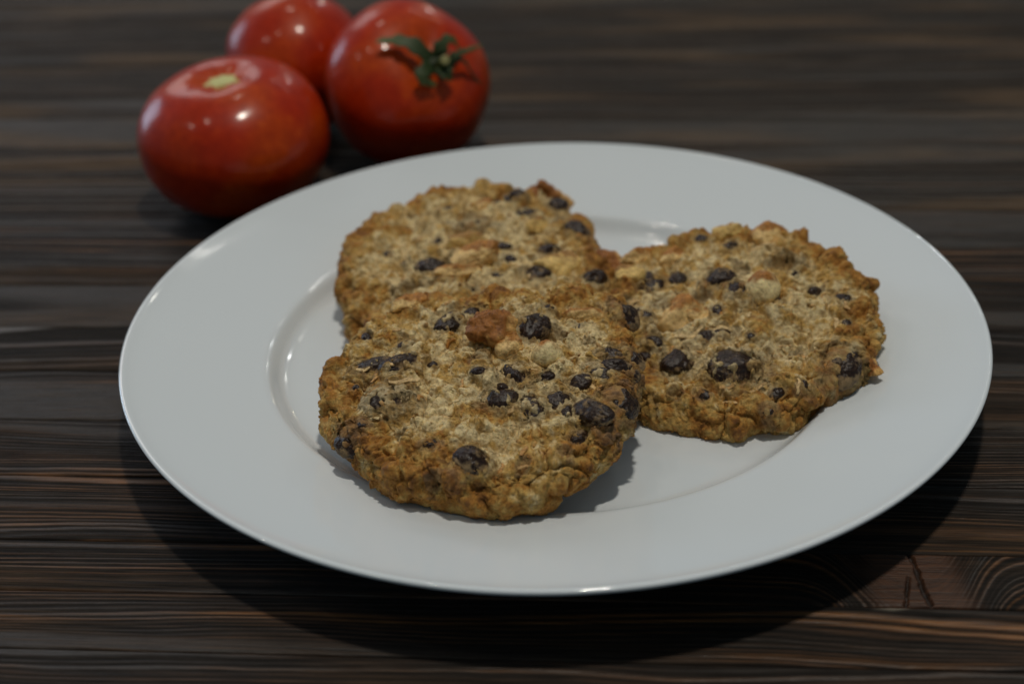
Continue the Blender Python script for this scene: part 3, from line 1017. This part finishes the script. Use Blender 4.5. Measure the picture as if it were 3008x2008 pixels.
# chips: photo x, y, size, mode (0 proud, 1 half covered, 2 buried under dough, 3 open dark hole), elongation, turn
front_chips = [(1328, 925, 78, 1, 1.5, 0.9), (1561, 967, 92, 0, 1.25, 0.9), (1830, 885, 84, 0, 1.0, 0), (1855, 1010, 66, 0, 1.1, 0.4), (1790, 1035, 66, 1, 1.0, 0),
               (1812, 1072, 50, 1, 1.6, 0.1), (1820, 1159, 94, 0, 1.0, 0), (1735, 1206, 78, 0, 1.7, -0.8), (1640, 1170, 62, 1, 1.2, 0.4), (1467, 1180, 74, 1, 1.3, 0.1),
               (1518, 1115, 56, 1, 1.8, -1.1), (1565, 1200, 62, 1, 1.4, -1.3), (1141, 1180, 92, 2, 1.2, 0), (1177, 1083, 66, 1, 1.7, 0.35), (1096, 1070, 56, 1, 2.2, 0.15),
               (1195, 1012, 44, 1, 1.3, 0.3), (1012, 1250, 60, 1, 1.3, -0.5), (1386, 1351, 76, 0, 1.15, -0.6), (1264, 1306, 44, 1, 1.3, -0.9), (1668, 1205, 42, 1, 1.2, 1.2),
               (1702, 1120, 54, 0, 1.3, 0.5), (1770, 1100, 46, 1, 1.4, -0.4), (1700, 1262, 44, 1, 1.5, 0.9), (1850, 1075, 48, 0, 1.1, 0), (1600, 1112, 42, 1, 1.5, 0.3),
               (1628, 985, 60, 3, 1.4, 0.2), (1075, 1115, 36, 3, 1.2, 0), (1388, 898, 44, 1, 1.3, 0.3), (1235, 1455, 30, 3, 1.6, 0.2)]
front_nuts = [(1450, 1000, 118, 92, 'peak', -0.2), (1508, 1036, 84, 64, 'toast', -0.4), (1590, 1062, 96, 84, 'whole', 0.3), (1195, 880, 70, 56, 'toast', 0.4), (1700, 905, 80, 50, 'toast', 0.0)]
front_flakes = [(1355, 1125, 50, 1.4, 0.7), (1476, 880, 56, 1.5, 0.6), (1104, 1105, 46, 1.3, 0.75), (1105, 1150, 40, 0.6, 0.8), (1232, 1160, 36, 1.0, 0.8), (1760, 1135, 40, 1.3, 0.85),
                (1345, 1420, 50, 1.3, 0.75), (1560, 1425, 60, 0.1, 0.6), (1690, 970, 62, 0.2, 0.3), (1190, 1130, 90, 0.1, 0.35), (1470, 1360, 46, 1.2, 0.8), (1640, 1400, 40, 1.5, 0.6)]
right_chips = [(1915, 836, 66, 1, 1.2, 0.6), (1991, 816, 52, 0, 1.2, 1.2), (2117, 836, 74, 0, 1.2, 0.4), (2172, 885, 60, 1, 1.5, -1.1), (2067, 882, 52, 3, 1.2, 1.2), (2305, 775, 74, 3, 1.6, -0.1),
               (2393, 846, 44, 0, 1.1, 0), (2478, 873, 36, 0, 1.5, -0.4), (2071, 992, 52, 1, 1.2, 0.3), (2120, 986, 56, 1, 1.3, 0.1), (1989, 1056, 84, 0, 1.2, 0.9), (2163, 1082, 116, 1, 1.3, -0.3),
               (2280, 1142, 42, 0, 1.3, 0.5), (2470, 1062, 100, 0, 1.2, 0.8), (2276, 1231, 32, 0, 1.3, 0), (2062, 1149, 40, 1, 1.6, -0.9), (1890, 1036, 40, 0, 1.2, -0.4),
               (2058, 696, 40, 1, 1.2, 0), (2150, 724, 40, 1, 1.5, 0.1), (2330, 810, 34, 1, 1.0, 0), (2205, 1000, 28, 1, 1.0, 0), (2460, 1120, 40, 1, 1.5, 0.3), (1965, 960, 70, 3, 1.7, 0.3)]
right_nuts = [(2246, 884, 118, 118, 'whole', -0.15), (2003, 905, 104, 104, 'toast', 0.3), (2052, 930, 60, 54, 'toast', 0.6), (2245, 690, 100, 84, 'toast', 0.2), (1865, 748, 76, 60, 'toast', 0.5),
              (1975, 750, 60, 44, 'toast', 0.1), (2150, 675, 84, 48, 'yellow', 0), (1850, 812, 60, 44, 'yellow', 0.3), (2555, 1035, 40, 46, 'peak', 0)]
right_flakes = [(2030, 985, 100, 0.30, 0.25), (2095, 962, 110, 0.05, 0.3), (1985, 1012, 70, 0.4, 0.3), (2200, 935, 34, 1.2, 0.2), (2365, 1150, 50, 1.3, 0.4), 
                (2210, 1130, 90, 0.5, 0.45), (2150, 1150, 70, -0.5, 0.4), (2410, 870, 50, 0.4, 0.7), (2230, 722, 110, -0.3, 0.35)]
back_chips = [(1634, 592, 66, 0, 1.3, -0.8), (1525, 591, 46, 0, 1.2, 0), (1547, 632, 58, 1, 1.2, 0.2), (1697, 675, 62, 0, 1.3, -0.6), (1613, 729, 62, 0, 1.1, 0.3), (1479, 725, 42, 0, 1.4, -0.5),
              (1504, 763, 40, 1, 1.6, -1.0), (1268, 786, 72, 0, 1.35, 0.1), (1578, 815, 66, 0, 1.2, 0), (1747, 817, 64, 0, 1.1, 0.3), (1205, 840, 66, 3, 1.8, 0.2), (1462, 823, 36, 1, 1.5, 0),
              (1306, 664, 34, 3, 1.2, 0), (1314, 772, 36, 3, 1.3, 0.5), (1395, 672, 80, 2, 1.3, 0.1), (1356, 700, 36, 1, 1.4, 0.5), (1462, 594, 30, 1, 1.2, 0), (1652, 632, 44, 2, 1.3, 0),
              (1100, 815, 26, 1, 1.0, 0), (1795, 733, 52, 0, 1.8, 0.1), (1190, 768, 30, 1, 1.1, 0)]
back_nuts = [(1608, 548, 104, 110, 'peak', 0.1), (1410, 790, 110, 60, 'toast', 0.25), (1350, 815, 90, 44, 'toast', 0.1), (1640, 780, 96, 90, 'yellow', 0.3), (1380, 738, 100, 64, 'yellow', 0),
             (1785, 752, 100, 80, 'peak', 0), (1570, 655, 70, 40, 'yellow', 0.6), (1420, 610, 54, 40, 'toast', 0.2)]
back_flakes = [(1575, 680, 80, 0.6, 0.4), (1600, 660, 70, 0.7, 0.35), (1260, 560, 40, 1.0, 0.7), (1330, 690, 60, 1.0, 0.5), (1150, 720, 50, 0.2, 0.3), (1700, 720, 60, 0.3, 0.3), (1420, 830, 90, 0.3, 0.7),
               (1230, 690, 50, 0.5, 0.4)]

cookie('cookie lying lowest at the back of the plate, partly covered by the front cookie', (-2.35, 3.0, 0.62), (3.5, 0.0), 1.95, back_out, 4.9,
       back_chips, back_nuts, back_flakes, 3, 340)
cookie('cookie with a whole pale nut showing, lying over the plate\'s well edge on the right', (5.75, -1.05, 0.98), (8.5, 5.0), 1.55, right_out, 4.5,
       right_chips, right_nuts, right_flakes, 5, 370)
cookie('cookie on top of the other two, with a sharp dark toasted nut peak', (-2.0, -4.75, 1.76), (7.0, 2.0), 1.65, front_out, 4.8,
       front_chips, front_nuts, front_flakes, 9, 450)

# ------------------------------------------------------------------ tomatoes


def axis_basis(ax):
    ax = np.array(ax, float)
    ax /= np.linalg.norm(ax)
    x = np.cross([0, 1, 0], ax)
    x /= np.linalg.norm(x)
    y = np.cross(ax, x)
    return np.c_[x, y, ax]


def tomato(label, px, z, R, Hh, axis, dimple, lobes, seed, scar=False):
    c = unproject([px], z)[0]
    root = thing('tomato', label, 'tomato', (c[0], c[1], 0), 'tomatoes behind the plate')
    nt_, np_ = 90, 128
    t = np.linspace(0, np.pi, nt_)[:, None]
    p = np.linspace(0, 2 * np.pi, np_, endpoint=False)[None, :]
    lob = 1 + lobes * (np.cos(p * 5 + seed) * 0.5 + np.cos(p * 3 + seed * 2.1) * 0.5) * np.sin(t) ** 2 * (0.6 + 0.4 * np.cos(t))
    sn = np.sign(np.sin(t)) * np.abs(np.sin(t)) ** 0.90
    rx = R * sn * lob
    zc = Hh * np.sign(np.cos(t)) * np.abs(np.cos(t)) ** 0.92 * np.ones_like(p)
    rr0 = rx / R
    zc = zc - dimple * np.exp(-(rr0 / 0.30) ** 2) * (t < np.pi / 2) * (1 + 0.12 * np.cos(p * 5 + seed))
    zc = zc + 0.12 * np.exp(-(rr0 / 0.35) ** 2) * (t > np.pi / 2)
    P = np.stack([rx * np.cos(p), rx * np.sin(p), zc], -1).reshape(-1, 3)
    P += (P / np.linalg.norm(P, axis=1)[:, None]) * (0.10 * perlin(P, 0.28, seed * 3.0) + 0.03 * perlin(P, 0.9, seed))[:, None]
    # skin colour: deeper red sides, orange round the stem
    rr_ = np.hypot(P[:, 0], P[:, 1]) / R
    near = (P[:, 2] > 0) * np.exp(-(rr_ / 0.20) ** 2)
    red = np.array([0.43, 0.024, 0.001])
    orng = np.array([0.55, 0.085, 0.008])
    rn = sstep(-0.3, 0.4, perlin(P, 0.45, seed * 5.0))
    col = red + (np.array([0.49, 0.050, 0.0015]) - red) * rn[:, None]
    col = col + (orng - col) * (np.clip(near * 1.0, 0, 1))[:, None]
    B = axis_basis(axis)
    P = P @ B.T
    # settle on the table
    P[:, 2] += z
    P[:, 2] += -P[:, 2].min() + 0.0
    # flat contact
    F = grid_faces(nt_, np_, True)[:, ::-1]
    link('tomato_skin', make_mesh('tomato_skin', P, F, M_TOM, True, col), root)
    centre = np.array([c[0], c[1], 0]) + (P.max(0) + P.min(0)) / 2
    stem = P[:np_].mean(0)                     # bottom of the dimple, local
    return root, c, B, stem, centre


tl, cl, Bl, stl, _ = tomato('leafless red tomato standing upright with a pale stem scar in its top', (690, 397), 2.95, 3.80, 2.92, (-0.07, -0.10, 1), 0.62, 0.020, 1.3)
tr, cr, Br, str_, cenr = tomato('red tomato tipped on its side showing its green stem, touching the plate\'s far rim', (1196, 266), 3.1, 3.50, 3.02, (0.40, -0.60, 0.68), 0.42, 0.05, 2.6)
tb_, cb, Bb, stb, _ = tomato('plain red tomato behind the other two, cut by the top of the picture', (876, 196), 3.0, 3.12, 2.95, (-0.3, 0.75, 0.6), 0.4, 0.03, 4.4)

# stem scar of the left tomato
D, Fd = ICO[3]
sv = np.c_[D[:, 0] * 0.80, D[:, 1] * 0.56, D[:, 2] * 0.11]
sv *= (1 + 0.25 * perlin(D, 2.0, 8.0))[:, None]
sv[:, 2] += 0.05 * perlin(D, 3.5, 2.0)
scol = np.array([0.60, 0.58, 0.24]) + (np.array([0.46, 0.20, 0.04]) - np.array([0.60, 0.58, 0.24])) * sstep(0.6, 1.05, np.hypot(D[:, 0], D[:, 1]) + 0.35 * perlin(D, 2.5, 4.0))[:, None]
link('stem_scar', make_mesh('stem_scar', sv @ Bl.T + stl + Bl[:, 2] * 0.06 + np.array([0.05, -0.05, 0]), Fd, M_LEAF, True, scol), tl)

# green calyx of the right tomato


def on_tomato(px, lift, Rm):
    """photo pixel -> point on the sphere of radius Rm + lift round the right tomato (grazing point when it misses)"""
    Dr = ((px[0] - 1504) / FPX) * RIGHT - ((px[1] - 1004) / FPX) * UP + FWD
    Dr = Dr / np.linalg.norm(Dr)
    oc = CAM - cenr
    bq = oc @ Dr
    cq = oc @ oc - (Rm + lift) ** 2
    disc = bq * bq - cq
    tq = -bq - (math.sqrt(disc) if disc > 0 else 0.0)
    return CAM + tq * Dr


sepals = [
    ([(1262, 178), (1238, 150), (1205, 128), (1165, 120), (1128, 122), (1105, 126)], [0.05, 0.25, 0.32, 0.30, 0.42, 0.60], [0.22, 0.36, 0.34, 0.30, 0.20, 0.04]),
    ([(1285, 170), (1290, 150), (1305, 125), (1318, 114), (1334, 125), (1350, 150)], [0.05, 0.3, 0.5, 0.6, 0.5, 0.3], [0.24, 0.30, 0.22, 0.17, 0.12, 0.06]),
    ([(1310, 180), (1335, 165), (1352, 156), (1372, 146), (1392, 138), (1412, 132)], [0.05, 0.35, 0.5, 0.65, 0.8, 0.9], [0.20, 0.17, 0.13, 0.11, 0.08, 0.03]),
    ([(1318, 190), (1345, 165), (1362, 182), (1382, 210), (1402, 235), (1412, 250)], [0.05, 0.25, 0.2, 0.12, 0.08, 0.05], [0.16, 0.12, 0.09, 0.07, 0.05, 0.02]),
    ([(1270, 195), (1248, 205), (1236, 218), (1240, 234), (1262, 244), (1280, 250)], [0.05, 0.25, 0.35, 0.35, 0.25, 0.15], [0.24, 0.28, 0.25, 0.2, 0.12, 0.04]),
    ([(1295, 200), (1305, 212), (1315, 222), (1322, 232), (1326, 238)], [0.1, 0.35, 0.4, 0.3, 0.2], [0.30, 0.30, 0.24, 0.14, 0.05]),
]
calyx_root = link('calyx', make_mesh('calyx', (ICO[2][0] * np.array([0.62, 0.55, 0.22])) @ Br.T + (on_tomato((1290, 188), -0.30, 3.1) - np.array([cr[0], cr[1], 0])), ICO[2][1], M_LEAF, True,
                  np.repeat([[0.018, 0.034, 0.005]], len(ICO[2][0]), 0)), tr)
for si, (pts, lifts, ws) in enumerate(sepals):
    ctr = np.array([on_tomato(p, l, 3.22) for p, l in zip(pts, lifts)])
    # resample
    k = np.arange(len(ctr))
    kk = np.linspace(0, len(ctr) - 1, 22)
    Cc = np.stack([np.interp(kk, k, ctr[:, i]) for i in range(3)], 1)
    for _ in range(3):
        Cc[1:-1] = (Cc[:-2] + 2 * Cc[1:-1] + Cc[2:]) / 4
    wq = np.interp(kk, k, ws) * (0.85 if si == 0 else 1.1) * (1 + 0.18 * np.sin(kk * 5.0 + si))
    Vs, Cs = [], []
    for i in range(len(Cc)):
        tg = Cc[min(i + 1, 21)] - Cc[max(i - 1, 0)]
        tg /= np.linalg.norm(tg)
        nn = Cc[i] - cenr
        nn /= np.linalg.norm(nn)
        sd_ = np.cross(tg, nn)
        sd_ /= np.linalg.norm(sd_)
        for a_ in range(8):
            an = a_ / 8 * 2 * math.pi
            off_ = sd_ * math.cos(an) * wq[i] + nn * (math.sin(an) * 0.035 + abs(math.cos(an)) * 0.3 * wq[i])
            Vs.append(Cc[i] + off_)
            g_ = i / 21
            Cs.append(np.array([0.020, 0.040, 0.006]) * (1 - g_) + np.array([0.095, 0.13, 0.035]) * g_ ** 1.6)
    Vs = np.array(Vs) - np.array([cr[0], cr[1], 0])
    Vs += 0.07 * np.c_[perlin(Vs, 1.6, si), perlin(Vs, 1.6, si + 4.5), perlin(Vs, 1.6, si + 8.5)]
    link('sepal', make_mesh('sepal', Vs, grid_faces(22, 8, True), M_LEAF, True, np.array(Cs)), calyx_root)
# short cut stem
sp0 = on_tomato((1292, 192), -0.2, 3.2) - np.array([cr[0], cr[1], 0])
sp1 = on_tomato((1308, 176), 0.75, 3.2) - np.array([cr[0], cr[1], 0])
Vs, Cs = [], []
ax_ = sp1 - sp0
Ba = axis_basis(ax_)
for i, (tq, rq) in enumerate([(0, 0.26), (0.3, 0.2), (0.7, 0.18), (0.92, 0.2), (1.0, 0.19), (1.02, 0.12), (1.0, 0.01)]):
    for a_ in range(14):
        an = a_ / 14 * 2 * math.pi
        Vs.append(sp0 + ax_ * tq + Ba[:, 0] * math.cos(an) * rq + Ba[:, 1] * math.sin(an) * rq)
        Cs.append((0.05, 0.085, 0.018) if i < 4 else (0.26, 0.24, 0.09))
link('stem', make_mesh('stem', Vs, grid_faces(7, 14, True), M_LEAF, True, np.array(Cs)), calyx_root)
